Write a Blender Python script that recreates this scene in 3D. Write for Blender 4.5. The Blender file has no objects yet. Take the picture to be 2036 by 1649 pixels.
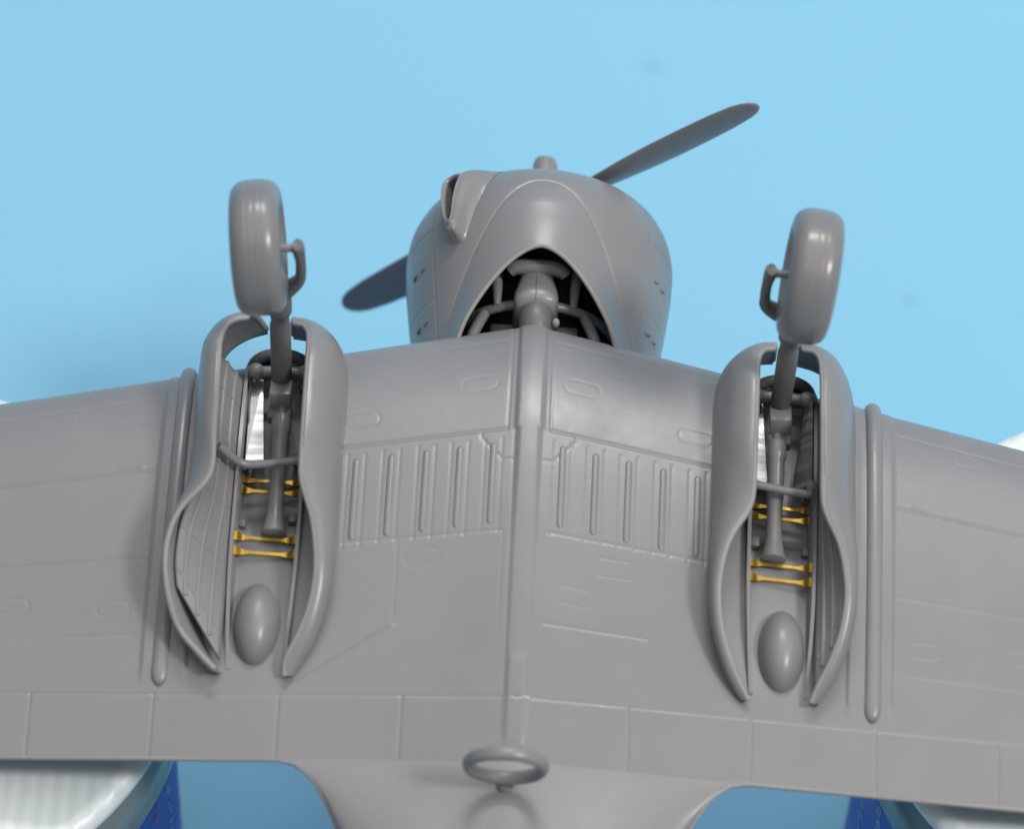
import bpy, bmesh, math, random
import numpy as np
from mathutils import Vector, Matrix

random.seed(7)
rng = np.random.default_rng(7)
U = 0.001                      # everything below is measured in millimetres
LIFT = 74.0                    # height of the wing datum above the blue sheet, mm
col = bpy.context.scene.collection
scene = bpy.context.scene

# ------------------------------------------------------------------ camera, world, light, exposure
ELEV, ROLL, DIST = math.radians(58.0), math.radians(3.0), 450.0
cam_d = bpy.data.cameras.new('camera')
cam = bpy.data.objects.new('camera', cam_d); col.objects.link(cam)
fwd = Vector((0, math.cos(ELEV), -math.sin(ELEV)))
r0 = Vector((1, 0, 0)); u0 = r0.cross(fwd)
right = r0 * math.cos(ROLL) + u0 * math.sin(ROLL)
up = u0 * math.cos(ROLL) - r0 * math.sin(ROLL)
pos = Vector((-1.8, 0, LIFT)) - fwd * DIST
M = Matrix((right, up, -fwd)).transposed().to_4x4()
M.translation = pos * U
cam.matrix_world = M
cam_d.sensor_width = 36.0
cam_d.lens = 36.0 * DIST / 101.8
cam_d.clip_start = 0.02; cam_d.clip_end = 50.0
cam_d.dof.use_dof = True
cam_d.dof.focus_distance = (DIST + 6.0) * U
cam_d.dof.aperture_fstop = 25.0
scene.camera = cam

w = bpy.data.worlds.new('World'); scene.world = w; w.use_nodes = True
bg = w.node_tree.nodes['Background']
bg.inputs['Color'].default_value = (0.93, 0.97, 1.0, 1); bg.inputs['Strength'].default_value = 0.30

def area(name, loc, aim, size, power, color=(1, 1, 1), size_y=None):
    d = bpy.data.lights.new(name, 'AREA'); d.energy = power; d.color = color
    d.shape = 'RECTANGLE' if size_y else 'DISK'; d.size = size
    if size_y: d.size_y = size_y
    o = bpy.data.objects.new(name, d); col.objects.link(o)
    o.location = loc
    o.rotation_euler = (Vector(aim) - Vector(loc)).to_track_quat('-Z', 'Y').to_euler()
    return o
# flash bounced off a white ceiling patch, and a desk lamp over the photographer's right shoulder
area('desk_lamp', (0.58, -0.22, 0.90), (0, 0, 0.07), 0.18, 5.5, (1.0, 0.955, 0.905))
area('shelf_lamp', (0.06, 0.68, 0.96), (0, 0, 0.07), 0.40, 4.3, (1.0, 0.95, 0.90), 0.12)
area('ceiling_bounce', (0.50, 0.34, 1.50), (0.50, 0.34, 0.0), 2.3, 14.0, (1.0, 0.975, 0.95), 2.0)

scene.view_settings.view_transform = 'Standard'
scene.view_settings.look = 'None'
scene.view_settings.exposure = 0.0
scene.view_settings.gamma = 1.0
scene.render.engine = 'CYCLES'

# ------------------------------------------------------------------ materials
def new_mat(name):
    m = bpy.data.materials.new(name); m.use_nodes = True
    return m, m.node_tree, m.node_tree.nodes['Principled BSDF']

def noise_node(nt, scale, detail=3.0):
    tc = nt.nodes.new('ShaderNodeTexCoord')
    n = nt.nodes.new('ShaderNodeTexNoise'); n.inputs['Scale'].default_value = scale; n.inputs['Detail'].default_value = detail
    nt.links.new(tc.outputs['Object'], n.inputs['Vector'])
    return n

def ramp(nt, src, lo, hi, a=0.3, b=0.7):
    r = nt.nodes.new('ShaderNodeMapRange')
    r.inputs['From Min'].default_value = a; r.inputs['From Max'].default_value = b
    r.inputs['To Min'].default_value = lo; r.inputs['To Max'].default_value = hi
    nt.links.new(src, r.inputs['Value']); return r

def mixcol(nt, fac, a, b):
    m = nt.nodes.new('ShaderNodeMix'); m.data_type = 'RGBA'
    m.inputs[6].default_value = (*a, 1); m.inputs[7].default_value = (*b, 1)
    nt.links.new(fac, m.inputs[0]); return m

def plastic(name, a, b, r0, r1, bump=0.04, spec=0.5):
    m, nt, p = new_mat(name)
    n1 = noise_node(nt, 60.0, 5.0); n2 = noise_node(nt, 900.0, 3.0); n3 = noise_node(nt, 210.0, 6.0)
    mx = mixcol(nt, ramp(nt, n1.outputs['Fac'], 0, 1).outputs[0], a, b)
    nt.links.new(mx.outputs[2], p.inputs['Base Color'])
    nt.links.new(ramp(nt, n3.outputs['Fac'], r0, r1).outputs[0], p.inputs['Roughness'])
    bp = nt.nodes.new('ShaderNodeBump'); bp.inputs['Strength'].default_value = bump; bp.inputs['Distance'].default_value = 0.0003
    nt.links.new(n2.outputs['Fac'], bp.inputs['Height']); nt.links.new(bp.outputs[0], p.inputs['Normal'])
    p.inputs['Specular IOR Level'].default_value = spec
    return m

GREY = plastic('grey_styrene', (0.209, 0.207, 0.214), (0.229, 0.226, 0.233), 0.25, 0.38)
GREY_EDGE = plastic('grey_styrene_pale', (0.250, 0.243, 0.238), (0.285, 0.276, 0.268), 0.45, 0.6)  # paler copy of the grey, puts edge highlights into the colour
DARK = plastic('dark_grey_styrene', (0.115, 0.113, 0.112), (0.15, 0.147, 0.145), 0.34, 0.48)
TYRE = plastic('tyre_styrene', (0.185, 0.182, 0.184), (0.208, 0.204, 0.207), 0.24, 0.34)
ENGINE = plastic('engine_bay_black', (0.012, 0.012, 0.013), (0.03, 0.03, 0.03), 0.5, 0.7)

def metal(name, colr, r0, r1, stretch=(1, 1, 1)):
    m, nt, p = new_mat(name)
    tc = nt.nodes.new('ShaderNodeTexCoord'); mp = nt.nodes.new('ShaderNodeMapping'); mp.inputs['Scale'].default_value = stretch
    n = nt.nodes.new('ShaderNodeTexNoise'); n.inputs['Scale'].default_value = 700; n.inputs['Detail'].default_value = 4
    nt.links.new(tc.outputs['Object'], mp.inputs[0]); nt.links.new(mp.outputs[0], n.inputs['Vector'])
    p.inputs['Base Color'].default_value = (*colr, 1); p.inputs['Metallic'].default_value = 1.0
    nt.links.new(ramp(nt, n.outputs['Fac'], r0, r1).outputs[0], p.inputs['Roughness'])
    bp = nt.nodes.new('ShaderNodeBump'); bp.inputs['Strength'].default_value = 0.15; bp.inputs['Distance'].default_value = 0.0002
    nt.links.new(n.outputs['Fac'], bp.inputs['Height']); nt.links.new(bp.outputs[0], p.inputs['Normal'])
    return m
BRASS = metal('etched_brass', (0.44, 0.285, 0.05), 0.28, 0.5)
SILVER = metal('bare_aluminium', (0.60, 0.60, 0.61), 0.36, 0.62, (0.15, 2.0, 0.15))

def sheet_mat():
    m, nt, p = new_mat('blue_card')
    n1 = noise_node(nt, 7.0, 4.0); n2 = noise_node(nt, 1500.0, 2.0)
    mx = mixcol(nt, ramp(nt, n1.outputs['Fac'], 0, 1).outputs[0], (0.222, 0.502, 0.688), (0.236, 0.520, 0.706))
    # two small smudges on the card
    tc = nt.nodes.new('ShaderNodeTexCoord'); last = mx.outputs[2]
    for (sx, sy, rad, k) in ((0.0135, 0.0985, 0.0022, 0.12), (0.0455, 0.0655, 0.0016, 0.13)):
        d = nt.nodes.new('ShaderNodeVectorMath'); d.operation = 'DISTANCE'; d.inputs[1].default_value = (sx, sy, 0)
        nt.links.new(tc.outputs['Object'], d.inputs[0])
        r = nt.nodes.new('ShaderNodeMapRange'); r.interpolation_type = 'SMOOTHSTEP'
        r.inputs['From Min'].default_value = 0; r.inputs['From Max'].default_value = rad; r.inputs['To Min'].default_value = k; r.inputs['To Max'].default_value = 0
        nt.links.new(d.outputs['Value'], r.inputs['Value'])
        q = nt.nodes.new('ShaderNodeMix'); q.data_type = 'RGBA'; q.inputs[7].default_value = (0.07, 0.12, 0.16, 1)
        nt.links.new(r.outputs[0], q.inputs[0]); nt.links.new(last, q.inputs[6]); last = q.outputs[2]
    nt.links.new(last, p.inputs['Base Color'])
    p.inputs['Roughness'].default_value = 0.7; p.inputs['Specular IOR Level'].default_value = 0.25
    bp = nt.nodes.new('ShaderNodeBump'); bp.inputs['Strength'].default_value = 0.05; bp.inputs['Distance'].default_value = 0.0002
    nt.links.new(n2.outputs['Fac'], bp.inputs['Height']); nt.links.new(bp.outputs[0], p.inputs['Normal'])
    return m
SHEET = sheet_mat()
LID = plastic('white_polypropylene', (0.66, 0.73, 0.75), (0.72, 0.78, 0.79), 0.28, 0.42, 0.02)
def streaks(m):
    nt = m.node_tree; p = nt.nodes['Principled BSDF']
    tc = nt.nodes.new('ShaderNodeTexCoord'); wv = nt.nodes.new('ShaderNodeTexWave'); wv.bands_direction = 'X'
    wv.inputs['Scale'].default_value = 190; wv.inputs['Distortion'].default_value = 1.5; wv.inputs['Detail'].default_value = 2
    nt.links.new(tc.outputs['Object'], wv.inputs['Vector'])
    bp = nt.nodes.new('ShaderNodeBump'); bp.inputs['Strength'].default_value = 0.12; bp.inputs['Distance'].default_value = 0.0004
    nt.links.new(wv.outputs['Fac'], bp.inputs['Height']); nt.links.new(bp.outputs[0], p.inputs['Normal'])
streaks(LID)
LABEL = plastic('blue_paper_label', (0.015, 0.085, 0.52), (0.02, 0.10, 0.58), 0.35, 0.5, 0.02)
INK = plastic('white_label_print', (0.55, 0.66, 0.80), (0.62, 0.72, 0.84), 0.4, 0.5, 0.02)
REDINK = plastic('red_label_print', (0.45, 0.06, 0.10), (0.5, 0.07, 0.12), 0.4, 0.5, 0.02)
def glass_mat():
    m, nt, p = new_mat('clear_jar_glass')
    p.inputs['Base Color'].default_value = (0.82, 0.92, 0.93, 1); p.inputs['Transmission Weight'].default_value = 1.0
    p.inputs['Roughness'].default_value = 0.04; p.inputs['IOR'].default_value = 1.45
    return m
GLASS = glass_mat()

# ------------------------------------------------------------------ mesh helpers
def mesh_obj(name, verts, faces, mat, parent=None, smooth=True, recalc=False):
    me = bpy.data.meshes.new(name)
    v = np.asarray(verts, dtype=np.float64) * U
    f = np.asarray(faces) if not isinstance(faces, list) else None
    if f is not None and f.ndim == 2:
        n, k = f.shape
        me.vertices.add(len(v)); me.vertices.foreach_set('co', v.astype(np.float32).ravel())
        me.loops.add(n * k); me.loops.foreach_set('vertex_index', f.astype(np.int32).ravel())
        me.polygons.add(n); me.polygons.foreach_set('loop_start', np.arange(0, n * k, k, dtype=np.int32))
        me.update(calc_edges=True)
    else:
        me.from_pydata([tuple(a) for a in v], [], [tuple(int(i) for i in q) for q in faces])
    if recalc:
        bm = bmesh.new(); bm.from_mesh(me); bmesh.ops.recalc_face_normals(bm, faces=bm.faces); bm.to_mesh(me); bm.free()
    me.polygons.foreach_set('use_smooth', np.full(len(me.polygons), smooth, dtype=bool))
    me.materials.append(mat); me.validate(); me.update()
    o = bpy.data.objects.new(name, me); col.objects.link(o)
    if parent: o.parent = parent
    return o

def grid_faces(nr, nc, wrap=False):
    i = np.arange(nr - 1)[:, None]; j = np.arange(nc if wrap else nc - 1)[None, :]
    j2 = (j + 1) % nc
    a = i * nc + j; b = i * nc + j2; c = (i + 1) * nc + j2; d = (i + 1) * nc + j
    return np.stack([a, b, c, d], -1).reshape(-1, 4)

def sharpen(o, deg=35):
    me = o.data; bm = bmesh.new(); bm.from_mesh(me)
    for e in bm.edges:
        e.smooth = not (len(e.link_faces) == 2 and e.calc_face_angle(0) > math.radians(deg))
    bm.to_mesh(me); bm.free(); return o

def solidify(o, t, offset=0.0):
    s = o.modifiers.new('thickness', 'SOLIDIFY'); s.thickness = t * U; s.offset = offset; s.use_even_offset = False
    return o

def tube(name, pts, radii, mat, parent=None, seg=16, caps=True, flat=(1.0, 1.0), refine=6):
    """round bar along a smooth path, radius per point"""
    P = np.asarray(pts, float); r = np.asarray(radii, float) if np.ndim(radii) else np.full(len(P), radii)
    if refine > 1 and len(P) > 2:
        t = np.arange(len(P)); tt = np.linspace(0, len(P) - 1, (len(P) - 1) * refine + 1)
        Q = np.zeros((len(tt), 3)); 
        for n, x in enumerate(tt):
            i = min(int(x), len(P) - 2); u = x - i
            p0 = P[max(i - 1, 0)]; p1 = P[i]; p2 = P[i + 1]; p3 = P[min(i + 2, len(P) - 1)]
            Q[n] = 0.5 * ((2 * p1) + (-p0 + p2) * u + (2 * p0 - 5 * p1 + 4 * p2 - p3) * u * u + (-p0 + 3 * p1 - 3 * p2 + p3) * u ** 3)
        r = np.interp(tt, t, r); P = Q
    vs = []; prev = None
    for i in range(len(P)):
        t = P[min(i + 1, len(P) - 1)] - P[max(i - 1, 0)]; t = t / (np.linalg.norm(t) + 1e-9)
        if prev is None:
            a = np.array([1, 0, 0]) if abs(t[0]) < 0.8 else np.array([0, 1.0, 0]); 
        else: a = prev
        n = a - t * (a @ t); n /= np.linalg.norm(n); b = np.cross(t, n); prev = n
        for k in range(seg):
            th = 2 * math.pi * k / seg
            vs.append(P[i] + r[i] * (n * math.cos(th) * flat[0] + b * math.sin(th) * flat[1]))
    F = [tuple(q) for q in grid_faces(len(P), seg, True)]
    if caps:
        F.append(tuple(range(seg))[::-1]); F.append(tuple(range((len(P) - 1) * seg, len(P) * seg)))
    o = mesh_obj(name, vs, F, mat, parent, recalc=True)
    return sharpen(o, 50)

def rods(name, stations, mat, parent, axis0, axis1, seg=20):
    """stepped turned part between two points: stations = [(fraction, radius), ...]"""
    a, b = np.array(axis0, float), np.array(axis1, float)
    return tube(name, [a + (b - a) * f for f, _ in stations], [r for _, r in stations], mat, parent, seg, True, refine=1)

def block(name, c, s, mat, parent=None, bev=0.2, rot=(0, 0, 0)):
    bm = bmesh.new(); bmesh.ops.create_cube(bm, size=1.0)
    bmesh.ops.scale(bm, vec=Vector(s), verts=bm.verts)
    if bev: bmesh.ops.bevel(bm, geom=list(bm.edges), offset=bev, segments=2, affect='EDGES', profile=0.5)
    R = Matrix.Rotation(rot[2], 3, 'Z') @ Matrix.Rotation(rot[1], 3, 'Y') @ Matrix.Rotation(rot[0], 3, 'X')
    vs = [tuple(R @ v.co + Vector(c)) for v in bm.verts]; bm.verts.index_update()
    fs = [tuple(v.index for v in f.verts) for f in bm.faces]; bm.free()
    o = mesh_obj(name, vs, fs, mat, parent); return sharpen(o, 40)

def ellipsoid(name, c, s, mat, parent=None, nu=40, nv=28, zmin=-1.0):
    th = np.linspace(0, 2 * math.pi, nu, endpoint=False); ph = np.linspace(math.asin(zmin), math.pi / 2 - 1e-3, nv)
    vs = [(c[0] + s[0] * math.cos(p) * math.cos(t), c[1] + s[1] * math.cos(p) * math.sin(t), c[2] + s[2] * math.sin(p)) for p in ph for t in th]
    F = [tuple(q) for q in grid_faces(nv, nu, True)]; F.append(tuple(range((nv - 1) * nu, nv * nu)))
    return mesh_obj(name, vs, F, mat, parent)

def empty(name, loc, label, cat, group=None):
    o = bpy.data.objects.new(name, None); col.objects.link(o)
    o.location = Vector(loc) * U; o.empty_display_size = 0.01
    o['label'] = label; o['category'] = cat
    if group: o['group'] = group
    return o

def node(name, parent):
    o = bpy.data.objects.new(name, None); col.objects.link(o); o.parent = parent; o.empty_display_size = 0.005
    return o

def smooth(a, b, x):
    t = np.clip((x - a) / (b - a), 0, 1); return t * t * (3 - 2 * t)

# ------------------------------------------------------------------ the blue sheet everything stands on
def backdrop():
    xs = np.linspace(-700, 700, 57); s = np.linspace(-450, 1500, 160)
    V = []
    for t in s:
        if t < 520: y, z = t, 0.0
        elif t < 520 + 314: a = (t - 520) / 200; y, z = 520 + 200 * math.sin(a), 200 * (1 - math.cos(a))
        else: y, z = 720, 200 + (t - 834)
        for x in xs:
            V.append((x, y, z))
    o = mesh_obj('backdrop', V, grid_faces(len(s), len(xs)), SHEET)
    o['kind'] = 'structure'; o['label'] = 'plain light blue card sheet under and behind the model'
    return o
backdrop()

# ------------------------------------------------------------------ the model aircraft, lying on its back
plane = empty('model_airplane', (0, 0, LIFT), 'unpainted grey plastic model airplane lying upside down across two jars', 'model airplane')

Y0, TL, YT, TD, HT = 12.9, 0.180, -36.8, 0.0925, 0.075
YF = -30.4
def tn(c):
    c = np.clip(c, 0, 1)
    return (0.2969 * np.sqrt(c) - 0.126 * c - 0.3516 * c ** 2 + 0.2843 * c ** 3 - 0.1036 * c ** 4) / 0.1
def yle(x): return Y0 - TL * np.abs(x)
def wing_z(x, y, side=1):
    ax = np.abs(x); yl = yle(x); ch = yl - YT
    c = np.clip((yl - y) / ch, 0, 1)
    rootround = 0.22 * np.exp(-(ax / 1.6) ** 2)          # the V of the dihedral is softened on the centre line
    return -HT * (Y0 - YT) - TD * np.sqrt(ax ** 2 + 0.6) + side * HT * ch * tn(c) - 0 * rootround

# engraved lines: polylines in (x, y) on the underside
G = []
def line(pts, wd=0.26, dp=0.075): G.append((np.array(pts, float), wd, dp))
def both(pts, wd=0.26, dp=0.075):
    line(pts, wd, dp); line([(-x, y) for x, y in pts], wd, dp)
def stadium(cx, cy, L, Wd, ang=0.0, wd=0.2, dp=0.05):
    ca, sa = math.cos(ang), math.sin(ang); P = []
    for k in range(25):
        t = 2 * math.pi * k / 24; ex = (L - Wd) / 2 * (1 if math.cos(t) > 0 else -1)
        px, py = ex + Wd / 2 * math.cos(t), Wd / 2 * math.sin(t)
        P.append((cx + px * ca - py * sa, cy + px * sa + py * ca))
    line(P, wd, dp)
both([(2.5, 9.9), (19.4, 6.8)]); both([(36.6, 2.9), (112, -10.4)])                       # leading-edge seams
both([(2.2, -1.5), (20.5, -4.0)], 0.3, 0.1); both([(36.9, -6.2), (112, -16.0)], 0.3, 0.09)       # front spar
both([(2.3, -12.9), (17.8, -14.4)]); both([(36.9, -16.1), (112, -22)], 0.28, 0.08)
both([(37.5, -24.3), (112, -27.8)], 0.24, 0.06)
both([(0, YF), (112, YF)], 0.24, 0.06)                                                    # flap hinge line
for fx in (11.0, 22.9, 35.1, 47.1, 59.5, 75): both([(fx, YF), (fx, YT)], 0.24, 0.07)
both([(2.0, 13.2), (2.15, -1.4)], 0.24, 0.08); both([(1.55, 13), (1.2, -30)], 0.22, 0.05)
both([(3.2, 12.2), (2.0, 13.0)], 0.22, 0.06)
both([(2.1, -13), (2.1, -23.2)], 0.2, 0.05)
both([(12.35, -13.6), (12.35, -23.2)], 0.2, 0.035); line([(12.35, -23.2), (2.2, -22.6)], 0.24, 0.07)
line([(-12.3, -23.2), (-22.2, -29.8)], 0.42, -0.13)
both([(4.7, -1.9), (4.7, -2.6), (2.5, -5.0), (1.5, -5.0)], 0.24, 0.08)
line([(10.6, -15.3), (7.4, -15.1), (7.4, -17.0), (10.6, -17.2), (10.6, -15.3)], 0.2, 0.035)
line([(3.6, -18.4), (6.9, -18.8), (6.9, -20.6), (3.6, -20.2), (3.6, -18.4)], 0.2, 0.035)
for bx in (3.45, 6.75, 10.05, 13.5, 16.95):
    y1 = -2.0 - 0.135 * bx
    both([(bx - 0.85, y1 - 0.1), (bx - 0.85, y1 - 10.6)], 0.2, 0.055); both([(bx + 0.85, y1 - 0.2), (bx + 0.85, y1 - 10.6)], 0.2, 0.055)
for s in (-1, 1):
    a = -s * 0.17
    stadium(s * 8.2, 7.0, 3.6, 1.7, a, 0.2, 0.018); stadium(s * 5.1, 4.0, 3.6, 1.7, a, 0.2, 0.02); stadium(s * 16.7, -0.4, 3.6, 1.7, a, 0.22, 0.03)
    stadium(-9.9, -15.9, 3.6, 1.7, 0.17, 0.2, 0.015); stadium(s * 39.8, -21.6, 3.2, 1.6, 0, 0.2, 0.045); stadium(s * 49.7, -21.4, 3.2, 1.6, 0, 0.2, 0.045)
    line([(s * 38.2, -5.9), (s * 41.5, -6.8)], 0.3, -0.05)
    stadium(s * 44, 1.6 - 1.2, 2.6, 1.3, a, 0.2, 0.03)

def relief(x, y):
    z = np.zeros_like(x)
    for P, wd, dp in G:
        m0 = (x > P[:, 0].min() - 1) & (x < P[:, 0].max() + 1) & (y > P[:, 1].min() - 1) & (y < P[:, 1].max() + 1)
        if not m0.any(): continue
        xs, ys = x[m0], y[m0]; d = np.full(xs.shape, 9.0)
        for a, b in zip(P[:-1], P[1:]):
            ab = b - a; L = ab @ ab + 1e-9
            t = np.clip(((xs - a[0]) * ab[0] + (ys - a[1]) * ab[1]) / L, 0, 1)
            d = np.minimum(d, np.hypot(xs - a[0] - t * ab[0], ys - a[1] - t * ab[1]))
        z[m0] -= dp * 0.80 * np.exp(-(d / (wd * 0.5)) ** 2)
    ax = np.abs(x)
    # keel strip down the centre line
    kw = np.where(y > -1.4, 1.55, 1.3)
    z += 0.34 * (1 - smooth(kw - 0.5, kw + 0.1, ax)) * smooth(-37, -32, y) * (0.35 + 0.65 * smooth(-16, -2, y))
    z += 0.07 * (1 - smooth(0.75, 0.95, ax)) * smooth(-35.4, -34.6, y) * (1 - smooth(-27.0, -25.6, y))
    # stepped strips beside the wing joint
    z += 0.20 * smooth(32.0, 32.35, ax) * (1 - smooth(36.35, 36.8, ax)) * smooth(-30, -27, y)
    z += 0.16 * np.exp(-((ax - 32.75) / 0.32) ** 2) * smooth(-22, -10, y)
    # wheel wells
    dx = np.abs(ax - 25.3)
    well = (1 - smooth(2.75, 3.15, dx)) * (1 - smooth(7.0, 7.6, y + 0.0)) 
    depth = 3.3 * smooth(-13.0, -9.0, y) + 1.3 * (1 - smooth(-13.0, -9.0, y)) * smooth(-29.0, -15.0, y)
    z -= well * depth
    # slight moulding waviness
    z += 0.02 * np.sin(x * 0.31 + 0.6 * np.sin(y * 0.2)) * np.sin(y * 0.23 + 1.0)
    return z

def wing_skin():
    brk = [-112, -75, -59.5, -56, -47.1, -35.1, -22.9, -11.0, 11.0, 22.9, 35.1, 47.1, 56, 59.5, 75, 112]
    cols = [-112.0]; marks = {-112: 0}
    for a, b in zip(brk[:-1], brk[1:]):
        n = 10 if max(abs(a), abs(b)) > 56.5 else int(round((b - a) / 0.13))
        cols += list(np.linspace(a, b, n + 1)[1:]); marks[b] = len(cols) - 1
    X = np.array(cols)
    a1 = np.concatenate([(1 - np.cos(np.linspace(0, math.pi / 2, 40))) * 0.10, np.linspace(0.10, 1, 300)[1:]])
    X1, A1 = np.meshgrid(X, a1); Yl = yle(X1); Y1 = Yl + (YF - Yl) * A1
    Z1 = wing_z(X1, Y1) + relief(X1, Y1)
    a2 = np.linspace(0, 1, 46); X2, A2 = np.meshgrid(X, a2); Y2 = YF + (YT - YF) * A2
    Z2 = wing_z(X2, Y2) + relief(X2, Y2)
    def patch(name, XX, YY, ZZ, m0, m1):
        s = slice(marks[m0], marks[m1] + 1)
        x, y, z = XX[:, s], YY[:, s], ZZ[:, s]
        V = np.stack([x, y, z], -1).reshape(-1, 3)
        return mesh_obj(name, V, grid_faces(*x.shape)[:, ::-1], GREY, plane)
    patch('center_wing', X1, Y1, Z1, -35.1, 35.1)
    patch('outer_wing', X1, Y1, Z1, -112, -35.1); patch('outer_wing', X1, Y1, Z1, 35.1, 112)
    for a, b in ((-112, -59.5), (-59.5, -47.1), (-47.1, -35.1), (-35.1, -22.9), (-22.9, -11.0), (11.0, 22.9), (22.9, 35.1), (35.1, 47.1), (47.1, 59.5), (59.5, 112)):
        patch('wing_flap', X2, Y2, Z2, a, b)
    patch('center_flap', X2, Y2, Z2, -11.0, 11.0)
    # the other skin of the wing, underneath, with its trailing edge and tips
    xs = np.concatenate([np.linspace(-112, 112, 113)]); a = np.concatenate([(1 - np.cos(np.linspace(0, math.pi / 2, 12))) * 0.2, np.linspace(0.2, 1, 30)[1:]])
    XX, AA = np.meshgrid(xs, a); Yl = yle(XX); YY = Yl + (YT - Yl) * AA
    ZZ = wing_z(XX, YY, -1) - 0.55 * smooth(0.9, 1, AA)
    rows = [np.stack([XX, YY, ZZ], -1)]
    te = np.stack([xs, np.full_like(xs, YT), wing_z(xs, np.full_like(xs, YT)) - 0.02], -1)[None]
    V = np.concatenate([rows[0], te], 0)
    mesh_obj('upper_wing_skin', V.reshape(-1, 3), grid_faces(V.shape[0], V.shape[1]), GREY, plane)
    for s in (-1, 1):                      # rounded tips
        yy = np.linspace(float(yle(112)), YT, 40); th = np.linspace(-math.pi / 2, math.pi / 2, 13)
        lo = wing_z(np.full(40, 112.0), yy); hi = wing_z(np.full(40, 112.0), yy, -1); mid = (lo + hi) / 2; hh = (lo - hi) / 2
        V = np.array([[(s * (112 + 2.2 * hh[i] * math.cos(t)), yy[i], mid[i] + hh[i] * math.sin(t)) for t in th] for i in range(40)])
        mesh_obj('wing_tip', V.reshape(-1, 3), grid_faces(40, 13), GREY, plane, recalc=True)
wing_skin()

def stiffeners():
    # pressed beads on the belly panel, five each side
    for s in (-1, 1):
        for bx in (3.45, 6.75, 10.05, 13.5, 16.95):
            y1 = -2.6 - 0.135 * bx; y2 = y1 - 9.3
            n = 44; ys = np.linspace(y1, y2, n); th = np.linspace(0, math.pi, 11)
            V = []
            for i, y in enumerate(ys):
                e = min(i, n - 1 - i) / 2.5; r = 0.36 * math.sqrt(min(1, max(0.02, 1 - (1 - min(e, 1)) ** 2)))
                for t in th:
                    x = s * bx + r * math.cos(t)
                    V.append((x, y, float(wing_z(x, y)) - 0.05 + r * 0.6 * math.sin(t)))
            mesh_obj('stiffener_bead', V, grid_faces(n, 11), GREY, plane, recalc=True)
    # wing joint ribs that wrap over the leading edge
    for s in (-1, 1):
        x0 = 34.65; ch = float(yle(x0)) - YT
        cs = np.concatenate([(1 - np.cos(np.linspace(0, math.pi / 2, 24))) * 0.12, np.linspace(0.12, 1, 80)[1:]])
        path = []
        for c in cs[::-1][-0:]:
            pass
        up_ = [(float(yle(x0)) - c * ch, float(wing_z(x0, float(yle(x0)) - c * ch, -1))) for c in cs[12:0:-1]]
        lo_ = [(float(yle(x0)) - c * ch, float(wing_z(x0, float(yle(x0)) - c * ch, 1))) for c in cs if float(yle(x0)) - c * ch > -29.8]
        pts = np.array(up_ + lo_); n = len(pts); th = np.linspace(0, math.pi, 15); V = []
        for i in range(n):
            t = pts[min(i + 1, n - 1)] - pts[max(i - 1, 0)]; t /= np.linalg.norm(t); nn = np.array([-t[1], t[0]])
            if nn[1] < 0 and i > len(up_) + 6: nn = -nn
            if i <= len(up_) + 6 and nn[0] < 0: nn = -nn
            e = min((n - 1 - i) / 3.0, 1); r = 0.82 * math.sqrt(max(0.10, 1 - (1 - e) ** 2))
            fade = 0.62 + 0.36 * smooth(-20, 6, pts[i][0])
            for a in th:
                V.append((s * (x0 + r * math.cos(a)), pts[i][0] + nn[0] * (r * fade * math.sin(a) + 0.1), pts[i][1] + nn[1] * (r * fade * math.sin(a) + 0.1)))
        F = [tuple(q) for q in grid_faces(n, 15)]; F.append(tuple(range((n - 1) * 15, n * 15)))
        mesh_obj('wing_joint_rib', V, F, GREY, plane, recalc=True)
stiffeners()

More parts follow.
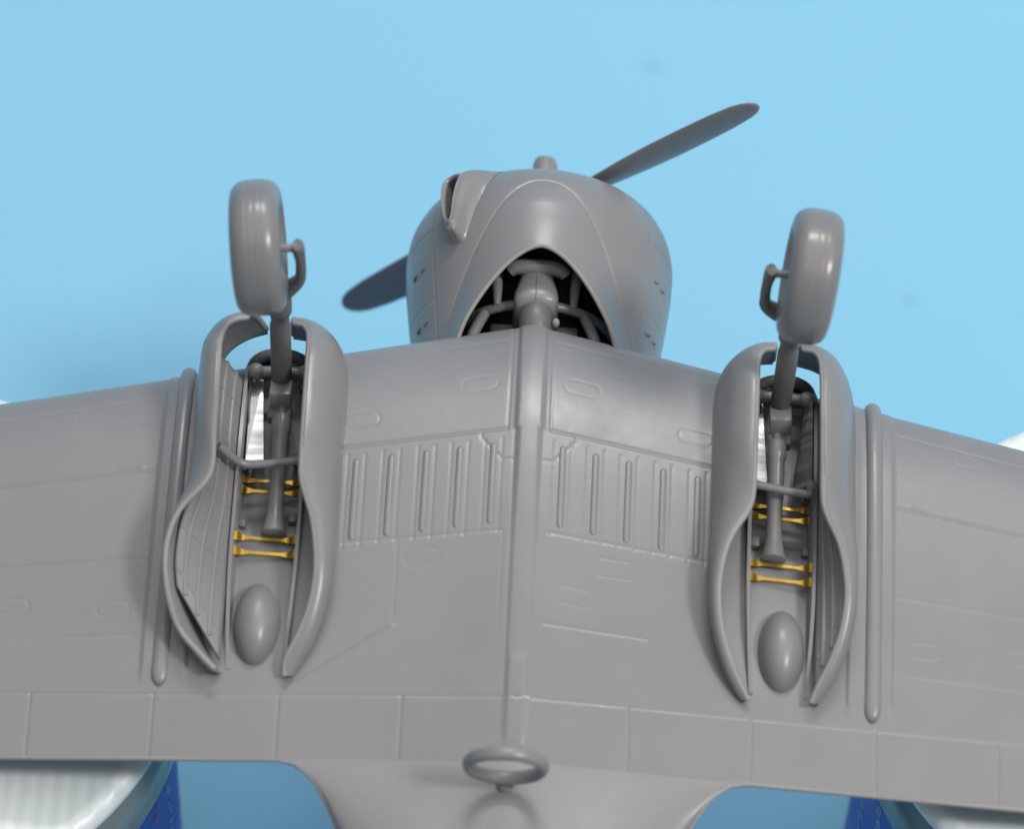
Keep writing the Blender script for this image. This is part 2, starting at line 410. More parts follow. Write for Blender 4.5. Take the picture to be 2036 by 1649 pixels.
FILLET = []
def fuselage():
    YK = [-36.8, -37.2, -38.6, -40.8, -43.8, -48, -56, -75, -110, -150]
    WK = [22.6, 20.9, 19.2, 17.7, 16.2, 14.6, 12.6, 10.2, 6.2, 1.4]
    ys = np.concatenate([np.linspace(-36.8, -60, 130), np.linspace(-60, -150, 40)[1:]])
    t = np.array(YK)[::-1]; Wd = np.interp(ys, t, np.array(WK)[::-1])
    k = np.ones(7) / 7; Wd[4:-4] = np.convolve(Wd, k, 'same')[4:-4]
    us = np.sin(np.linspace(-math.pi / 2, math.pi / 2, 121))
    rings = []; FILLET.clear()
    for y, W in zip(ys, Wd):
        b = float(smooth(-36.8, -52, y)); x = us * W
        zb = -HT * (Y0 - YT) - 0.07 - 0.02 * (-36.8 - y) - 0.0006 * (min(0, y + 60)) ** 2
        v = zb - TD * (np.sqrt(x ** 2 + 0.6) - 0.77)
        e = zb - (0.34 * W) * (1 - np.clip(1 - np.abs(us) ** 3.2, 0, 1) ** (1 / 3.2))
        z = v * (1 - b) + e * b
        sc = max(0.12, 1 - max(0, -40 - y) / 125)
        low = -33 * sc if y > -60 else -33 * sc
        ww = min(W, 11.5)
        zl = z[-1] - 0.7
        if y > -60: FILLET.append((W, y, z[-1]))
        tail = [(W - 0.08, y, zl), (W * 0.45 + ww * 0.5, y, zl - 1.6), (ww * 1.0, y, min(zl - 5, zl * 0.7 + low * 0.3)), (ww * 0.75, y, zl * 0.2 + low * 0.8), (0, y, low + min(0, zl + 5) * 0.3)]
        R = [(x[i], y, z[i]) for i in range(len(us))] + tail + [(-p[0], p[1], p[2]) for p in tail[-2::-1]]
        rings.append(R)
    V = np.array(rings); n, m = V.shape[0], V.shape[1]
    F = [tuple(q) for q in grid_faces(n, m, True)]; F.append(tuple(range((n - 1) * m, n * m)))
    sharpen(mesh_obj('rear_fuselage', V.reshape(-1, 3), F, GREY, plane, recalc=True), 50)
    # forward fuselage under the wing
    rings = []
    for y in np.linspace(9.5, -37.5, 14):
        rings.append([(11.5 * math.cos(a) * (1 if True else 0), y, -19.5 + 13.5 * math.sin(a)) for a in np.linspace(0, 2 * math.pi, 48, endpoint=False)])
    V = np.array(rings); F = [tuple(q) for q in grid_faces(14, 48, True)] + [tuple(range(48)), tuple(range(13 * 48, 14 * 48))]
    sharpen(mesh_obj('forward_fuselage', V.reshape(-1, 3), F, DARK, plane, recalc=True), 50)
    # tail surfaces
    for s in (-1, 1):
        V = [(s * 2, -128, -14), (s * 38, -136, -14), (s * 38, -148, -14), (s * 2, -152, -14)]
        mesh = mesh_obj('tailplane', V + [(a, b, c - 1.4) for a, b, c in V], [(0, 1, 2, 3), (7, 6, 5, 4), (0, 4, 5, 1), (1, 5, 6, 2), (2, 6, 7, 3), (3, 7, 4, 0)], GREY, plane, recalc=True, smooth=False)
fuselage()

def direction_loop():
    g = node('direction_finding_loop', plane); g.location = Vector((-0.65, -39.2, -3.6)) * U
    g.rotation_euler = (math.radians(9), 0, 0)
    n, m, R = 64, 16, 3.62; V = []
    for i in range(n):
        a = 2 * math.pi * i / n
        for k in range(m):
            b = 2 * math.pi * k / m; rr = R + 0.50 * math.cos(b)
            V.append((rr * math.cos(a), 0.70 * math.sin(b), 7.3 - 3.62 + 1.3 + rr * math.sin(a)))
    F = []
    for i in range(n):
        for k in range(m):
            F.append((i * m + k, i * m + (k + 1) % m, ((i + 1) % n) * m + (k + 1) % m, ((i + 1) % n) * m + k))
    mesh_obj('loop_ring', V, F, GREY, g, recalc=True)
    tube('loop_post', [(0, 0, -0.6), (0, 0, 0.2), (0, 0, 0.6), (0, 0, 1.5)], [0.95, 0.75, 0.42, 0.45], GREY, g, 18, flat=(1, 1.3), refine=4)
direction_loop()

def trailing_edges():
    for s in (-1, 1):
        P = [(s * x, YT + 0.02, float(wing_z(x, YT)) - 0.24) for x in np.linspace(112, 23.2, 60)]
        P += [(s * (x - 0.05), y, z - 0.24) for x, y, z in FILLET]
        tube('trailing_edge', P, 0.25, GREY_EDGE, plane, 10, refine=1)  # paler grey paints in the light along the trailing edge
trailing_edges()

# ------------------------------------------------------------------ cowling, engine bay, propeller
AX, AZ = 0.3, -13.6
CY = [8.0, 11, 14, 17, 20, 23, 26, 28, 29.5, 30.7, 31.5, 32.0, 32.2]
CR = [12.2, 12.5, 12.75, 13.1, 13.5, 13.85, 14.0, 13.75, 13.2, 12.45, 11.6, 10.7, 9.9]
def cow_r(y):
    from_ = np.interp(y, CY, CR)
    return (np.interp(y - 0.5, CY, CR) + from_ + np.interp(y + 0.5, CY, CR)) / 3 if True else from_
def arch_y(x, top, wd, bot, p):
    return top - (top - bot) * np.clip(np.abs(x) / wd, 0, 3) ** p

def cowling():
    g = node('engine_cowling', plane)
    nt, ns = 721, 150
    th = np.linspace(-math.pi, math.pi, nt)            # 0 is the belly side
    V = np.zeros((ns, nt, 3))
    for j, t in enumerate(th):
        xr = 13.3 * math.sin(t) if abs(t) < math.pi / 2 else 13.3 * np.sign(t)
        yr = max(float(arch_y(xr, 19.9, 8.4, 10.3, 1.62)), 8.2) if abs(t) < math.pi / 2 else 8.2
        s = np.linspace(0, 1, ns); s = s ** 1.15
        y = 32.2 + (yr - 32.2) * s
        r = cow_r(y)
        x = r * math.sin(t)
        # the flared belly panel in front of the outlet
        ya = arch_y(x, 28.6, 10.6, 8.0, 2.1)
        inside = np.clip((ya - y) / np.maximum(ya - yr, 0.5), 0, 1) if abs(t) < 1.3 else np.zeros(ns)
        r = r + 1.15 * inside ** 1.4 * (1 - smooth(6.5, 9.5, np.abs(x)))
        d = np.abs(ya - y) * np.cos(np.arctan(np.gradient(ya, x + 1e-6 * np.arange(ns)))) if False else np.abs(ya - y)
        slope = 2.1 * 20.6 / 10.6 * np.clip(np.abs(x) / 10.6, 0, 2) ** 1.1
        d = d / np.sqrt(1 + slope ** 2)
        if abs(t) < 1.2: r = r - 0.075 * np.exp(-(d / 0.13) ** 2)
        # seams
        for ts in (-0.93, 0.93): r = r - 0.10 * np.exp(-(((t - ts) * 13) / 0.13) ** 2) * (y < 29.2)
        for ts in (-1.22, 1.22): r = r - 0.04 * np.exp(-(((t - ts) * 13) / 0.13) ** 2) * (y < 28.0)
        if abs(t) > 0.93:
            for yy in (25.2, 17.2): r = r - 0.06 * np.exp(-((y - yy) / 0.13) ** 2)
        V[:, j, 0] = AX + r * math.sin(t); V[:, j, 1] = y; V[:, j, 2] = AZ + r * math.cos(t)
    o = mesh_obj('cowl_shell', V.reshape(-1, 3), grid_faces(ns, nt), GREY, g, recalc=True)
    # make sure normals look outwards, then give it wall thickness inwards
    if o.data.polygons[len(o.data.polygons) // 3].normal.dot(Vector(V.reshape(-1, 3)[0] * 0 + np.array([0, 0, 0]))) < 0: pass
    c = o.data.polygons[(ns // 2) * (nt - 1) + nt // 2]
    if c.normal.z < 0: o.data.flip_normals()
    solidify(o, 0.42, -1.0)
    # rim along the outlet, edge highlight put in as paler grey
    rim = V[-1]; keep = [k for k in range(nt) if abs(th[k]) < 0.80]
    P = [rim[k] for k in keep][::4]
    P = [p - 0.2 * np.array([(p[0] - AX), 0, p[2] - AZ]) / np.hypot(p[0] - AX, p[2] - AZ) for p in P]
    tube('outlet_rim', P, 0.235, GREY_EDGE, g, 10, refine=1)
    # rolled lip inside the intake
    lip = []
    for y, r in ((32.2, 9.9), (32.1, 9.5), (31.5, 9.3), (29, 9.3), (27, 10.5)):
        lip.append([(AX + r * math.sin(t), y, AZ + r * math.cos(t)) for t in np.linspace(0, 2 * math.pi, 96, endpoint=False)])
    mesh_obj('intake_lip', np.array(lip).reshape(-1, 3), grid_faces(5, 96, True), GREY, g, recalc=True)
    # side flush latches
    for s in (-1, 1):
        for y in (15.2, 21.5):
            t = s * 1.08; r = float(cow_r(y)) + 0.02
            for k in (0, 1):
                tt = t + s * 0.13 * k
                tube('cowl_latch', [(AX + r * math.sin(tt - .03), y - .15, AZ + r * math.cos(tt - .03)), (AX + (r + .05) * math.sin(tt), y, AZ + (r + .05) * math.cos(tt)), (AX + r * math.sin(tt + .03), y + .15, AZ + r * math.cos(tt + .03))], 0.16, GREY, g, 8, refine=2)
    return g
cowling()

def exhaust_scoop():
    """outlet fairing on the cowl's shoulder, mouth facing sideways and aft"""
    g = node('exhaust_outlet', plane)
    nu, nv = 110, 130
    V = np.zeros((nu, nv, 3))
    for j, v in enumerate(np.linspace(0, 1, nv)):
        yh, th_ = 31.7 - 10.2 * v, -0.37 - 0.25 * v             # heel line, where it fairs into the cowl
        yf, tf = 31.0 - 9.2 * v, -0.83 + 0.12 * v              # outer foot line
        env = (1 - (1 - min(v / 0.13, 1)) ** 2.4) ** 0.55 * (1 - 0.30 * v) * (1 - float(smooth(0.84, 0.97, v)) * 0.97)
        for i, u in enumerate(np.linspace(0, 1, nu)):
            t = th_ + (tf - th_) * u; y = yh + (yf - yh) * u
            e = 2.3 * env * (float(smooth(-0.10, 0.50, u)) ** 1.2 if u < 0.50 else 1.0)
            if u > 0.93: e *= math.sqrt(max(0, 1 - ((u - 0.93) / 0.07) ** 2))
            # long slot-shaped mouth
            du = (u - 0.70) / 0.135; dv = max(0, abs(v - 0.46) - 0.22) / 0.065
            q = math.hypot(du, dv)
            e += 0.42 * math.exp(-((q - 1.5) / 0.42) ** 2) * min(1, env * 2)
            e -= 2.6 * (1 - float(smooth(0.70, 1.0, q))) * min(1, env * 1.3)
            r = float(cow_r(y)) + e - 0.04
            # lean the outer lip so that the slot looks back over the tail
            V[i, j] = (AX + r * math.sin(t) + 0.25 * max(0, e) * u, y - 0.18 * max(0, e), AZ + r * math.cos(t) + 0.30 * max(0, e) * u)
    mesh_obj('outlet_fairing', V.reshape(-1, 3), grid_faces(nu, nv), GREY, g, recalc=True)
exhaust_scoop()

def engine_bay():
    g = node('engine', plane)
    # dark engine block filling the cowl
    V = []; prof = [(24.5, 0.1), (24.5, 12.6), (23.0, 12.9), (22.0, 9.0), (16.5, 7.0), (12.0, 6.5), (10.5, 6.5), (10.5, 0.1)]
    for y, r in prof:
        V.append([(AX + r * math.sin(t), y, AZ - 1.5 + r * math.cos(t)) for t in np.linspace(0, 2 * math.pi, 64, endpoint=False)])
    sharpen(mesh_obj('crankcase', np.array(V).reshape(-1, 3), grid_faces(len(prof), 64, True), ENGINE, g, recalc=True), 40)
    # oil sump: a T-headed column on the centre line
    tube('sump_crossbar', [(-2.8, 19.45, -3.6), (-2.2, 19.8, -3.3), (-1.0, 19.9, -3.15), (1.2, 19.9, -3.15), (2.4, 19.75, -3.35), (3.0, 19.35, -3.7)], [0.6, 0.78, 0.8, 0.8, 0.78, 0.6], GREY, g, 16, refine=5)
    rows = []
    for y, wd, zt in ((19.8, 1.7, -3.3), (19.0, 1.75, -3.0), (18.0, 2.0, -2.85), (16.9, 2.25, -2.55), (16.1, 2.3, -2.45), (15.7, 2.28, -2.6), (15.0, 2.05, -3.3), (14.5, 1.7, -3.9), (14.35, 1.65, -5.0), (14.3, 1.65, -8.0)):
        r = []
        for k in range(25):
            a = math.pi * k / 24
            r.append((0.05 - wd * math.cos(a), y, zt - 5.0 + (5.0 + 0.5 * (math.sin(a) - 1)) * (math.sin(a) ** 0.08 if 0 < k < 24 else 0)))
        rows.append(r)
    sharpen(mesh_obj('sump_body', np.array(rows).reshape(-1, 3), grid_faces(len(rows), 25), GREY, g, recalc=True), 40)
    tube('sump_seam', [(0.05, 19.7, -3.27), (0.05, 18, -2.84), (0.05, 16.9, -2.52), (0.05, 16.1, -2.43), (0.05, 15.7, -2.58)], 0.09, GREY, g, 8, refine=3)
    tube('sump_neck', [(0.1, 14.6, -3.9), (0.1, 13.6, -3.7), (0.1, 12.2, -4.2)], [1.7, 1.7, 1.7], DARK, g, 28, refine=3)
    # engine mount ring and its struts
    ring = [(0.1 + 8.6 * math.sin(t), 16.4, -13.4 + 8.6 * math.cos(t)) for t in np.linspace(-1.25, 1.25, 25)]
    tube('mount_ring', ring, 0.52, GREY, g, 14, refine=1)
    for s in (-1, 1):
        tube('mount_strut', [(s * 5.2, 15.9, -6.3), (s * 6.2, 13.0, -5.6), (s * 7.1, 9.6, -6.3)], 0.6, GREY, g, 12, refine=2)
        tube('mount_strut', [(s * 3.9, 16.4, -5.3), (s * 4.0, 18.6, -5.2), (s * 4.2, 22.5, -5.0)], [0.36, 0.55, 0.55], GREY, g, 12, refine=2)
        block('accessory', (s * 3.3, 13.2, -6.0), (2.4, 2.0, 1.6), ENGINE, g, 0.3)
    ellipsoid('magneto', (2.15, 13.3, -3.3), (0.4, 0.5, 0.5), GREY_EDGE, g, 16, 10)
    for t in np.linspace(0, 2 * math.pi, 9, endpoint=False):
        tube('cylinder', [(AX + 6.5 * math.sin(t), 26.3, AZ + 6.5 * math.cos(t)), (AX + 11.5 * math.sin(t), 26.3, AZ + 11.5 * math.cos(t))], 2.0, DARK, g, 18)
engine_bay()

def propeller():
    g = node('propeller', plane); g.location = Vector((0.35, 34.3, AZ)) * U
    rods('propeller_hub', [(0, 1.9), (0.35, 1.9), (0.36, 1.32), (0.93, 1.32), (1.0, 1.15)], GREY, g, (0, -2.2, 0), (0, 6.2, 0), 32)
    for k, ang in enumerate((44.7, 224.7)):
        R = Matrix.Rotation(-math.radians(ang), 3, 'Y')
        sts = [(0.8, 0.95, 0.95, 70), (3, 1.0, 0.9, 62), (5.5, 1.25, 0.72, 52), (9, 1.75, 0.55, 42), (13, 2.05, 0.46, 35), (17, 2.1, 0.40, 30), (21, 1.98, 0.34, 26), (25, 1.80, 0.29, 23), (27.6, 1.5, 0.26, 21), (28.7, 1.18, 0.24, 20), (29.4, 0.75, 0.2, 20), (29.7, 0.38, 0.14, 20), (29.78, 0.06, 0.05, 20)]
        rr = np.array([a[0] for a in sts]); fine = np.concatenate([np.linspace(0.8, 27, 40), np.linspace(27, 29.75, 18)[1:]])
        V = []; m = 24
        for q in fine:
            cw = 1.2 * np.interp(q, rr, [a[1] for a in sts]); tk = np.interp(q, rr, [a[2] for a in sts]); pit = math.radians(0.54 * np.interp(q, rr, [a[3] for a in sts]))
            for i in range(m):
                a = 2 * math.pi * i / m; cx_, tz = cw * math.cos(a), tk * math.sin(a)
                v = Vector((q, tz * math.cos(pit) - cx_ * math.sin(pit), cx_ * math.cos(pit) + tz * math.sin(pit)))
                V.append(tuple(R @ v))
        F = [tuple(x) for x in grid_faces(len(fine), m, True)] + [tuple(range(m)), tuple(range((len(fine) - 1) * m, len(fine) * m))]
        mesh_obj('propeller_blade', V, F, GREY, g, recalc=True)
propeller()

# ------------------------------------------------------------------ undercarriage pods, wells and legs
CX = 25.5
def pod_curves(peak):
    # plan half-curves measured from the pod's centre line: base (x, y, lift above wing) and free edge (x, y, height above wing datum)
    base = np.array([(1.2, 10.5, 1.2), (3.2, 10.1, 1.1), (5.1, 9.1, 0.8), (6.35, 7.3, 0.3), (6.8, 5.0, 0.0), (6.95, 2.0, 0), (6.95, -2, 0), (6.9, -8, 0), (6.75, -12, 0), (6.65, -16, 0), (6.5, -19.5, 0), (6.0, -22.6, 0), (5.0, -25.6, 0), (3.9, -27.5, 0), (3.1, -28.4, 0)])
    edge = np.array([(1.5, 8.5, 4.1), (2.4, 8.1, 4.5), (3.0, 7.0, 5.0), (3.15, 5.4, 5.4), (3.2, 3.0, 5.8), (3.25, -1.5, 5.9), (3.3, -6.0, 5.9), (3.4, -9.6, 5.6), (3.8 + 0.15 * (peak - 5.5), -11.4, 5.4),
                     (5.0 + 0.75 * (peak - 5.9), -13.9, 5.1), (peak - 0.25, -16.6, 4.7), (peak, -19.4, 4.2), (peak - 0.35, -22.4, 3.4), (peak - 1.3, -25.2, 2.5), (peak - 2.4 if peak < 7 else peak - 3.2, -27.4, 1.7), (3.0, -28.9, 1.0)])
    return base, edge

def spline(P, n):
    t = np.arange(len(P)); tt = np.linspace(0, len(P) - 1, n); Q = np.zeros((n, P.shape[1]))
    for k, x in enumerate(tt):
        i = min(int(x), len(P) - 2); u = x - i
        p0 = P[max(i - 1, 0)]; p1 = P[i]; p2 = P[i + 1]; p3 = P[min(i + 2, len(P) - 1)]
        Q[k] = 0.5 * ((2 * p1) + (-p0 + p2) * u + (2 * p0 - 5 * p1 + 4 * p2 - p3) * u * u + (-p0 + 3 * p1 - 3 * p2 + p3) * u ** 3)
    return Q

def door_surface(side, lat, opening, peak, ns=110, nt=30):
    """side: -1 left pod / +1 right pod; lat: +1 the door away from the fuselage, -1 the one next to it; opening: outward swing, degrees"""
    B, E = pod_curves(peak); B = spline(B, ns); E = spline(E, ns)
    S = np.zeros((ns, nt, 3)); ang = math.radians(opening)
    for i in range(ns):
        xb, yb, lb = B[i]; xe, ye, he = E[i]
        wx = CX + lat * xb
        zb = float(wing_z(wx, min(yb, float(yle(wx)) - 0.3))) + lb - 0.25
        zw = float(wing_z(CX, -4.0)); taper = float(wing_z(CX, min(ye, -4.0)))
        ze = taper + he
        for k in range(nt):
            t = k / (nt - 1) * math.pi / 2
            a = 1 - math.cos(t); b = math.sin(t)
            bul = 0.55 * math.sin(2 * t) * float(smooth(-8, -15, ye)) 
            x = xb + (xe - xb) * a + bul; y = yb + (ye - yb) * a; z = zb + (ze - zb) * b
            # swing about the hinge line at the base
            dx, dz = x - 6.9, z - zb
            w = 1.0
            x2 = 6.9 + dx * math.cos(ang) + dz * math.sin(ang); z2 = zb + dz * math.cos(ang) - dx * math.sin(ang) * 0.6
            S[i, k] = (side * (CX + lat * x2), y, z2)
    return S

def pods(side):
    for lat, op, peak in ((1, 16.0 if side < 0 else 1.0, 7.8 if side < 0 else 6.0), (-1, 0.0, 5.5 if side < 0 else 6.4)):
        S = door_surface(side, lat, op, peak)
        ns, nt = S.shape[:2]
        d = mesh_obj('gear_door', S.reshape(-1, 3), grid_faces(ns, nt), GREY, plane, recalc=True)
        mid = d.data.polygons[(ns // 2) * (nt - 1) + nt // 3]
        if mid.normal.x * side * lat < 0: d.data.flip_normals()
        solidify(d, 0.5, 0.0)
        # free edge, its highlight painted in with the paler grey
        e = np.concatenate([S[0, 2:-1:3], S[:, -1][::2]])
        off = np.array([0, 0, -0.05])
        tube('door_edge', e + off, 0.32, GREY_EDGE, d, 10, refine=1)
        # stringers and frames inside the door
        N = np.cross(np.gradient(S, axis=0), np.gradient(S, axis=1)); N /= np.linalg.norm(N, axis=2, keepdims=True) + 1e-9
        if N[ns // 2, nt // 3, 0] * side * lat > 0: N = -N           # towards the inside
        I = S + N * 0.55
        if lat > 0:
            # ribbed liner between the door and the bay wall
            sel = list(range(26, 84)); A = I[sel, 17]; Bq = np.zeros_like(A)
            for q, i in enumerate(sel):
                y = A[q, 1] - 1.2; Bq[q] = (side * 28.9, y, float(wing_z(28.9, y)) + 0.55)
            f = np.linspace(0, 1, 12)[None, :, None]
            L = A[:, None] * (1 - f) + Bq[:, None] * f
            for q in range(len(sel)):                       # slanting aft end
                L[q, :, 1] -= 5.0 * np.linspace(0, 1, 12) * smooth(36, 57, q)
            o = mesh_obj('door_liner', L.reshape(-1, 3), grid_faces(len(sel), 12), GREY, d, recalc=True); solidify(o, 0.3, 0)
            upv = np.array([-side * 0.25, 0, 0.22])
            for k in (2, 5, 8):
                tube('door_stringer', (L[::2, k] + upv * 0.3), 0.22, GREY, d, 8, refine=1, flat=(1.3, 0.9))
            for q in (9, 20, 31, 42, 52):
                tube('door_frame', L[q, ::2] + upv * 0.2, 0.20, GREY, d, 8, refine=1)
        else:
            for k, (s0, s1) in ((7, (20, 84)), (15, (20, 92))):
                tube('door_stringer', I[s0:s1:2, k], 0.30, GREY, d, 8, refine=1)

def wheel(side, c, parent):
    g = node('wheel', parent)
    g.location = Vector(c) * U
    g.rotation_euler = (0, side * math.radians(4.2), -side * math.radians(4.8))
    half = [(0.0, 6.585), (0.07, 6.60), (0.62, 6.58), (0.68, 6.565), (0.74, 6.575), (1.1, 6.53), (1.5, 6.42), (1.95, 6.15), (2.28, 5.7), (2.42, 5.1), (2.36, 4.5), (2.2, 3.95), (2.05, 3.7)]
    prof = [(-a, r) for a, r in half[:0:-1]] + half
    n = 96; th = np.linspace(0, 2 * math.pi, n, endpoint=False)
    V = [[(x, r * math.cos(t), r * math.sin(t)) for t in th] for x, r in prof]
    mesh_obj('tyre', np.array(V).reshape(-1, 3), grid_faces(len(prof), n, True), TYRE, g, recalc=True)
    prof = [(-1.95, 0.02), (-1.95, 0.9), (-1.85, 1.2), (-1.75, 2.2), (-1.85, 3.2), (-2.1, 3.5), (-2.15, 3.75), (-1.9, 3.8), (1.9, 3.8), (2.15, 3.75), (2.1, 3.5), (1.85, 3.2), (1.75, 2.2), (1.85, 1.2), (1.95, 0.9), (1.95, 0.02)]
    V = [[(x, r * math.cos(t), r * math.sin(t)) for t in th] for x, r in prof]
    sharpen(mesh_obj('rim', np.array(V).reshape(-1, 3), grid_faces(len(prof), n, True), GREY, g, recalc=True), 40)

def gear(side):
    s = side
    wx = 27.0 if s < 0 else 26.15
    sx = 25.0 if s < 0 else 25.0
    wz = lambda x, y: float(wing_z(x, y))
    g = node('landing_gear', plane)
    # leg
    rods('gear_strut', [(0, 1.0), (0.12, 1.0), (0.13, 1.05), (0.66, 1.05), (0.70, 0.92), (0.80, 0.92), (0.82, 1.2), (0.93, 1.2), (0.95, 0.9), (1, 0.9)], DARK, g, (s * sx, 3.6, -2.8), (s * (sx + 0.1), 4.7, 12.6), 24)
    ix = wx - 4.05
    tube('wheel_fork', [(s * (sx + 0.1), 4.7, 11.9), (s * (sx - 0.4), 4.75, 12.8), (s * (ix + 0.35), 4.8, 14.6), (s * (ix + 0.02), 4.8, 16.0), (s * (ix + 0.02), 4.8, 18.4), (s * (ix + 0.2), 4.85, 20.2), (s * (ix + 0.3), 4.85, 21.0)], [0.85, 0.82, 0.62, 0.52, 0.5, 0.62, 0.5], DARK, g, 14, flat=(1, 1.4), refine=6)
    rods('axle', [(0, 0.62), (0.3, 0.62), (0.31, 0.42), (1, 0.42)], GREY, g, (s * (ix - 0.3), 4.85, 20.4), (s * (wx - 1.2), 4.8, 20.3), 16)
    wheel(s, (s * wx, 4.8, 20.2), g)
    # knuckle, rod and fittings in the well
    z0 = wz(25, -4) - 2.4
    block('knuckle_block', (s * 25.0, 2.2, -1.9), (2.3, 2.6, 2.2), GREY, g, 0.35, (math.radians(-18), 0, 0))
    block('knuckle_clevis', (s * 25.0, 0.5, -3.1), (2.4, 1.7, 1.5), DARK, g, 0.3)
    rods('retraction_rod', [(0, 0.45), (0.06, 0.45), (0.065, 0.85), (0.11, 1.0), (0.20, 0.98), (0.21, 0.84), (0.52, 0.84), (0.53, 0.78), (0.80, 0.78), (0.90, 1.0), (0.99, 1.3), (1, 1.1)], GREY, g, (s * 24.75, 0.9, -2.5), (s * 24.65, -13.3, -3.5), 22)
    bar = [(s * 30.5, -6.3, 1.5), (s * 29.2, -6.7, 0.1), (s * 27.9, -6.9, -0.8), (s * 26.0, -6.75, -0.85), (s * 22.4, -6.3, -0.5)]
    if s > 0: bar[0] = (s * 28.4, -6.4, 0.2); bar[1] = (s * 28.0, -6.5, -0.3)
    tube('cross_bar', bar, 0.43, GREY, g, 14, refine=6)
    tube('trunnion', [(s * 27.9, 5.6, -3.2), (s * 26.9, 5.3, -2.8), (s * 23.6, 5.3, -2.6), (s * 22.6, 5.6, -3.0)], [0.75, 0.55, 0.55, 0.75], GREY, g, 16, refine=3)
    ellipsoid('trunnion_cap', (s * 27.7, 5.2, -2.6), (0.85, 0.8, 0.8), GREY, g, 20, 14)
    ellipsoid('trunnion_cap', (s * 22.7, 5.2, -2.4), (0.75, 0.8, 0.8), GREY, g, 20, 14)
    th = np.linspace(0, math.pi, 15)
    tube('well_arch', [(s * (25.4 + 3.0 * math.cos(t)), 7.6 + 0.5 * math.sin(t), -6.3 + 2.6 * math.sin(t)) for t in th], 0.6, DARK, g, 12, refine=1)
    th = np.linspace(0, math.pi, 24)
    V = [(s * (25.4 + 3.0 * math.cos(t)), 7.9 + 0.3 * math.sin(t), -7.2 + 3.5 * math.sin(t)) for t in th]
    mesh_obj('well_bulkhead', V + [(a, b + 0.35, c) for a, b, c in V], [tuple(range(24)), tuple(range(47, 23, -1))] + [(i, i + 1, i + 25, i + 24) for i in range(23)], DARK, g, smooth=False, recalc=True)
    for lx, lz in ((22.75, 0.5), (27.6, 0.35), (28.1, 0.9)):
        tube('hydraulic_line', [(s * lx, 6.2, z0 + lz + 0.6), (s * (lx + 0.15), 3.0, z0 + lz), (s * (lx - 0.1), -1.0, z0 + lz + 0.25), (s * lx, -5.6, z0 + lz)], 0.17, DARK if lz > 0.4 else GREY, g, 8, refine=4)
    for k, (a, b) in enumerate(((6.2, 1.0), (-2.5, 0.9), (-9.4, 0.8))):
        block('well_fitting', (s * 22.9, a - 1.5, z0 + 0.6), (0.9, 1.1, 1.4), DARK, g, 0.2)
        block('well_fitting', (s * 27.9, a - 2.2, z0 + 0.4), (0.8, 1.0, 1.2), DARK, g, 0.2)
    # bare metal side plates
    def plate(name, q, t):
        q = np.array(q, float); n = np.cross(q[1] - q[0], q[2] - q[0]); n /= np.linalg.norm(n)
        V = list(q) + list(q - n * t)
        mesh_obj(name, V, [(0, 1, 2, 3), (7, 6, 5, 4), (0, 4, 5, 1), (1, 5, 6, 2), (2, 6, 7, 3), (3, 7, 4, 0)], SILVER, g, smooth=False, recalc=True)
    if s < 0: plate('side_plate', [(-28.2, 5.2, -4.6), (-27.0, 5.2, -4.4), (-26.2, -4.9, -3.6), (-28.0, -4.9, -3.6)], 0.25)
    else: plate('side_plate', [(22.5, 5.4, -4.3), (23.35, 5.4, -4.4), (23.9, -4.4, -3.6), (22.3, -4.4, -3.5)], 0.25)
    if s > 0: plate('side_plate', [(27.8, 4.8, -3.2), (28.3, 4.8, -2.2), (28.3, -5.0, -2.2), (26.6, -5.0, -3.9)], 0.2)
    # low walls of the bay
    for lx in (22.15, 28.65):
        V = []
        ys = np.linspace(6.5, -27.8, 60)
        for y in ys:
            inn = 0 if y > -14 else ((-14 - y) / 14) ** 2 * 0.6 * (1 if lx < 25 else -1)
            z = wz(lx, y); h = 0.95 * float(smooth(-28.5, -20, y)) + 0.1
            x = lx + inn
            V.append([(s * (x - 0.18), y, z - 1.0), (s * (x - 0.18), y, z + h), (s * (x + 0.18), y, z + h), (s * (x + 0.18), y, z - 1.0)])
        sharpen(mesh_obj('bay_wall', np.array(V).reshape(-1, 3), grid_faces(60, 4), GREY, g, recalc=True), 40)
    # etched brass straps: narrow bar with flared ends
    for y, zo in ((-13.75, 0.15), (-15.25, 0.0), (-6.1, -1.9), (-7.5, -1.6)):
        x0, x1 = 22.35, 28.45; V = []; n = 40
        zf = wz(25.4, y) - 0.75 + zo
        for i in range(n):
            f = i / (n - 1); x = x0 + (x1 - x0) * f; e = abs(f - 0.5) * 2
            hw = 0.17 + 0.36 * float(np.clip((e - 0.52) / 0.42, 0, 1)) ** 1.2
            up_ = 0.35 * float(smooth(0.7, 1.0, e)); skew = (0.12 if s < 0 else -0.42) * (f - 0.5)
            for dy, dz in ((-hw, 0), (-hw, 0.16), (hw, 0.16), (hw, 0)):
                V.append((s * x, y + dy + skew, zf + up_ + dz))
        F = [tuple(q) for q in grid_faces(n, 4, True)] + [(0, 1, 2, 3), tuple(range(4 * n - 4, 4 * n))]
        sharpen(mesh_obj('brass_strap', V, F, BRASS, g, recalc=True), 40)
    # blister in the tail of the bay
    yb = -22.9; ellipsoid('wheel_bay_blister', (s * 25.6, yb, wz(25.6, yb) - 0.9), (2.35, 4.5, 3.1), GREY, g, 56, 36, -0.1)

for side in (-1, 1):
    pods(side); gear(side)

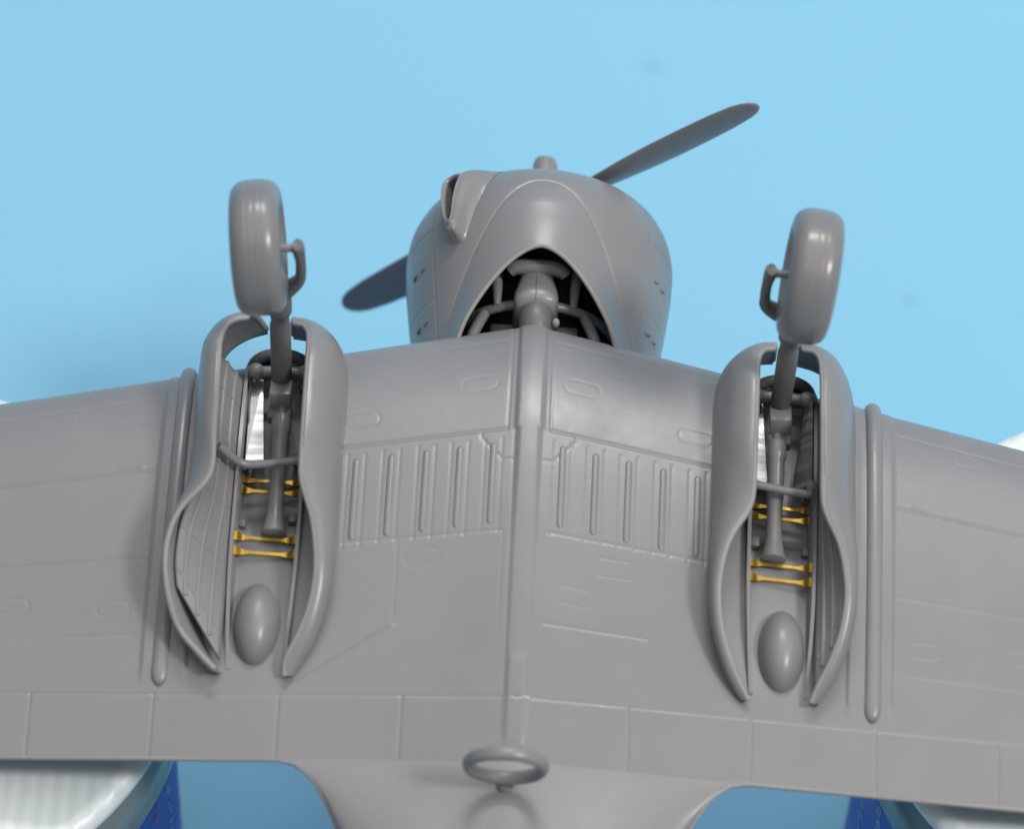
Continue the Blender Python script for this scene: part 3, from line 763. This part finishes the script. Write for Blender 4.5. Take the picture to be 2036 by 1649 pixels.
# ------------------------------------------------------------------ the two jars underneath
def jar(x, y, label, neck_mat):
    zt = LIFT - 13.6; R = 29.9; RB = 27.8
    j = empty('paint_jar', (x, y, 0), label, 'jar', 'white-lidded jars holding up the model')
    n = 240; th = np.linspace(0, 2 * math.pi, n, endpoint=False)
    def lathe(name, prof, mat, m, parent=j, ang=50, knurl=None):
        tt = np.linspace(0, 2 * math.pi, m, endpoint=False); V = []
        for k, (r, z) in enumerate(prof):
            for i, t in enumerate(tt):
                rr = r - (0.22 if knurl and i % 2 and knurl[0] <= k <= knurl[1] else 0)
                V.append((rr * math.cos(t), rr * math.sin(t), z))
        return sharpen(mesh_obj(name, V, grid_faces(len(prof), m, True), mat, parent, recalc=True), ang)
    lathe('lid', [(0.01, zt), (R - 2.6, zt), (R - 2.0, zt + 0.25), (R - 1.2, zt + 0.25), (R - 0.5, zt - 0.2), (R - 0.1, zt - 0.6), (R, zt - 0.9), (R, zt - 1.4), (R - 0.2, zt - 1.6), (R - 1.6, zt - 1.6)], LID, n)
    lathe('jar_neck', [(R - 1.6, zt - 1.5), (R - 0.35, zt - 1.8), (R - 0.25, zt - 5), (R - 0.4, zt - 11.6), (R - 0.9, zt - 12.3), (RB - 0.5, zt - 12.7)], neck_mat, 120)
    zb = zt - 12.3
    lathe('glass_body', [(RB - 2.5, zb + 0.6), (RB - 1.4, zb), (RB - 0.2, zb - 0.6), (RB - 0.2, zb - 3), (RB - 0.2, 3.0), (RB - 1.2, 0.8), (RB - 3.5, 0.02), (0.01, 0.3),
            (0.01, 2.2), (RB - 4, 2.2), (RB - 2.2, 4.0), (RB - 2.0, zb - 3), (RB - 3.2, zb - 0.5), (RB - 4.2, zb + 0.6)], GLASS, 96)
    lb = lathe('label', [(RB - 0.12, zb - 1.0), (RB + 0.02, zb - 1.1), (RB + 0.02, 5.0), (RB - 0.12, 4.9)], LABEL, 96)
    # rows of small print running up the label
    rr = RB + 0.12; random.seed(int(x * 10))
    for row in range(40):
        a0 = row * 2 * math.pi / 40; z = zb - 3
        V = []; F = []
        while z > 10:
            L = random.uniform(0.5, 1.5); wd = random.uniform(0.012, 0.04)
            da = random.uniform(-0.02, 0.02); i = len(V)
            for aa, zz in ((a0 + da, z), (a0 + da + wd, z - 0.3), (a0 + da + wd, z - 0.3 - L * 0.3), (a0 + da, z - L * 0.3)):
                V.append((rr * math.cos(aa), rr * math.sin(aa), zz))
            F.append((i, i + 1, i + 2, i + 3)); z -= L
        mesh_obj('label_print', V, F, REDINK if row % 6 == 2 else INK, lb, smooth=False)
    return j
PALE_NECK = plastic('pale_neck_gloss', (0.17, 0.17, 0.14), (0.24, 0.235, 0.20), 0.06, 0.12, 0.0)  # glossy pale olive-grey for one jar's neck
DARK_NECK = plastic('dark_neck_gloss', (0.035, 0.050, 0.055), (0.05, 0.065, 0.07), 0.05, 0.1, 0.0)  # much darker base colour for the other jar's neck
jar(-62.8, -21.2, 'white-lidded jar with pale neck and blue label under the wing with the widest-open gear door', PALE_NECK)
jar(64.4, -16.6, 'white-lidded jar with dark neck and blue label under the wing with narrowly open gear doors', DARK_NECK)
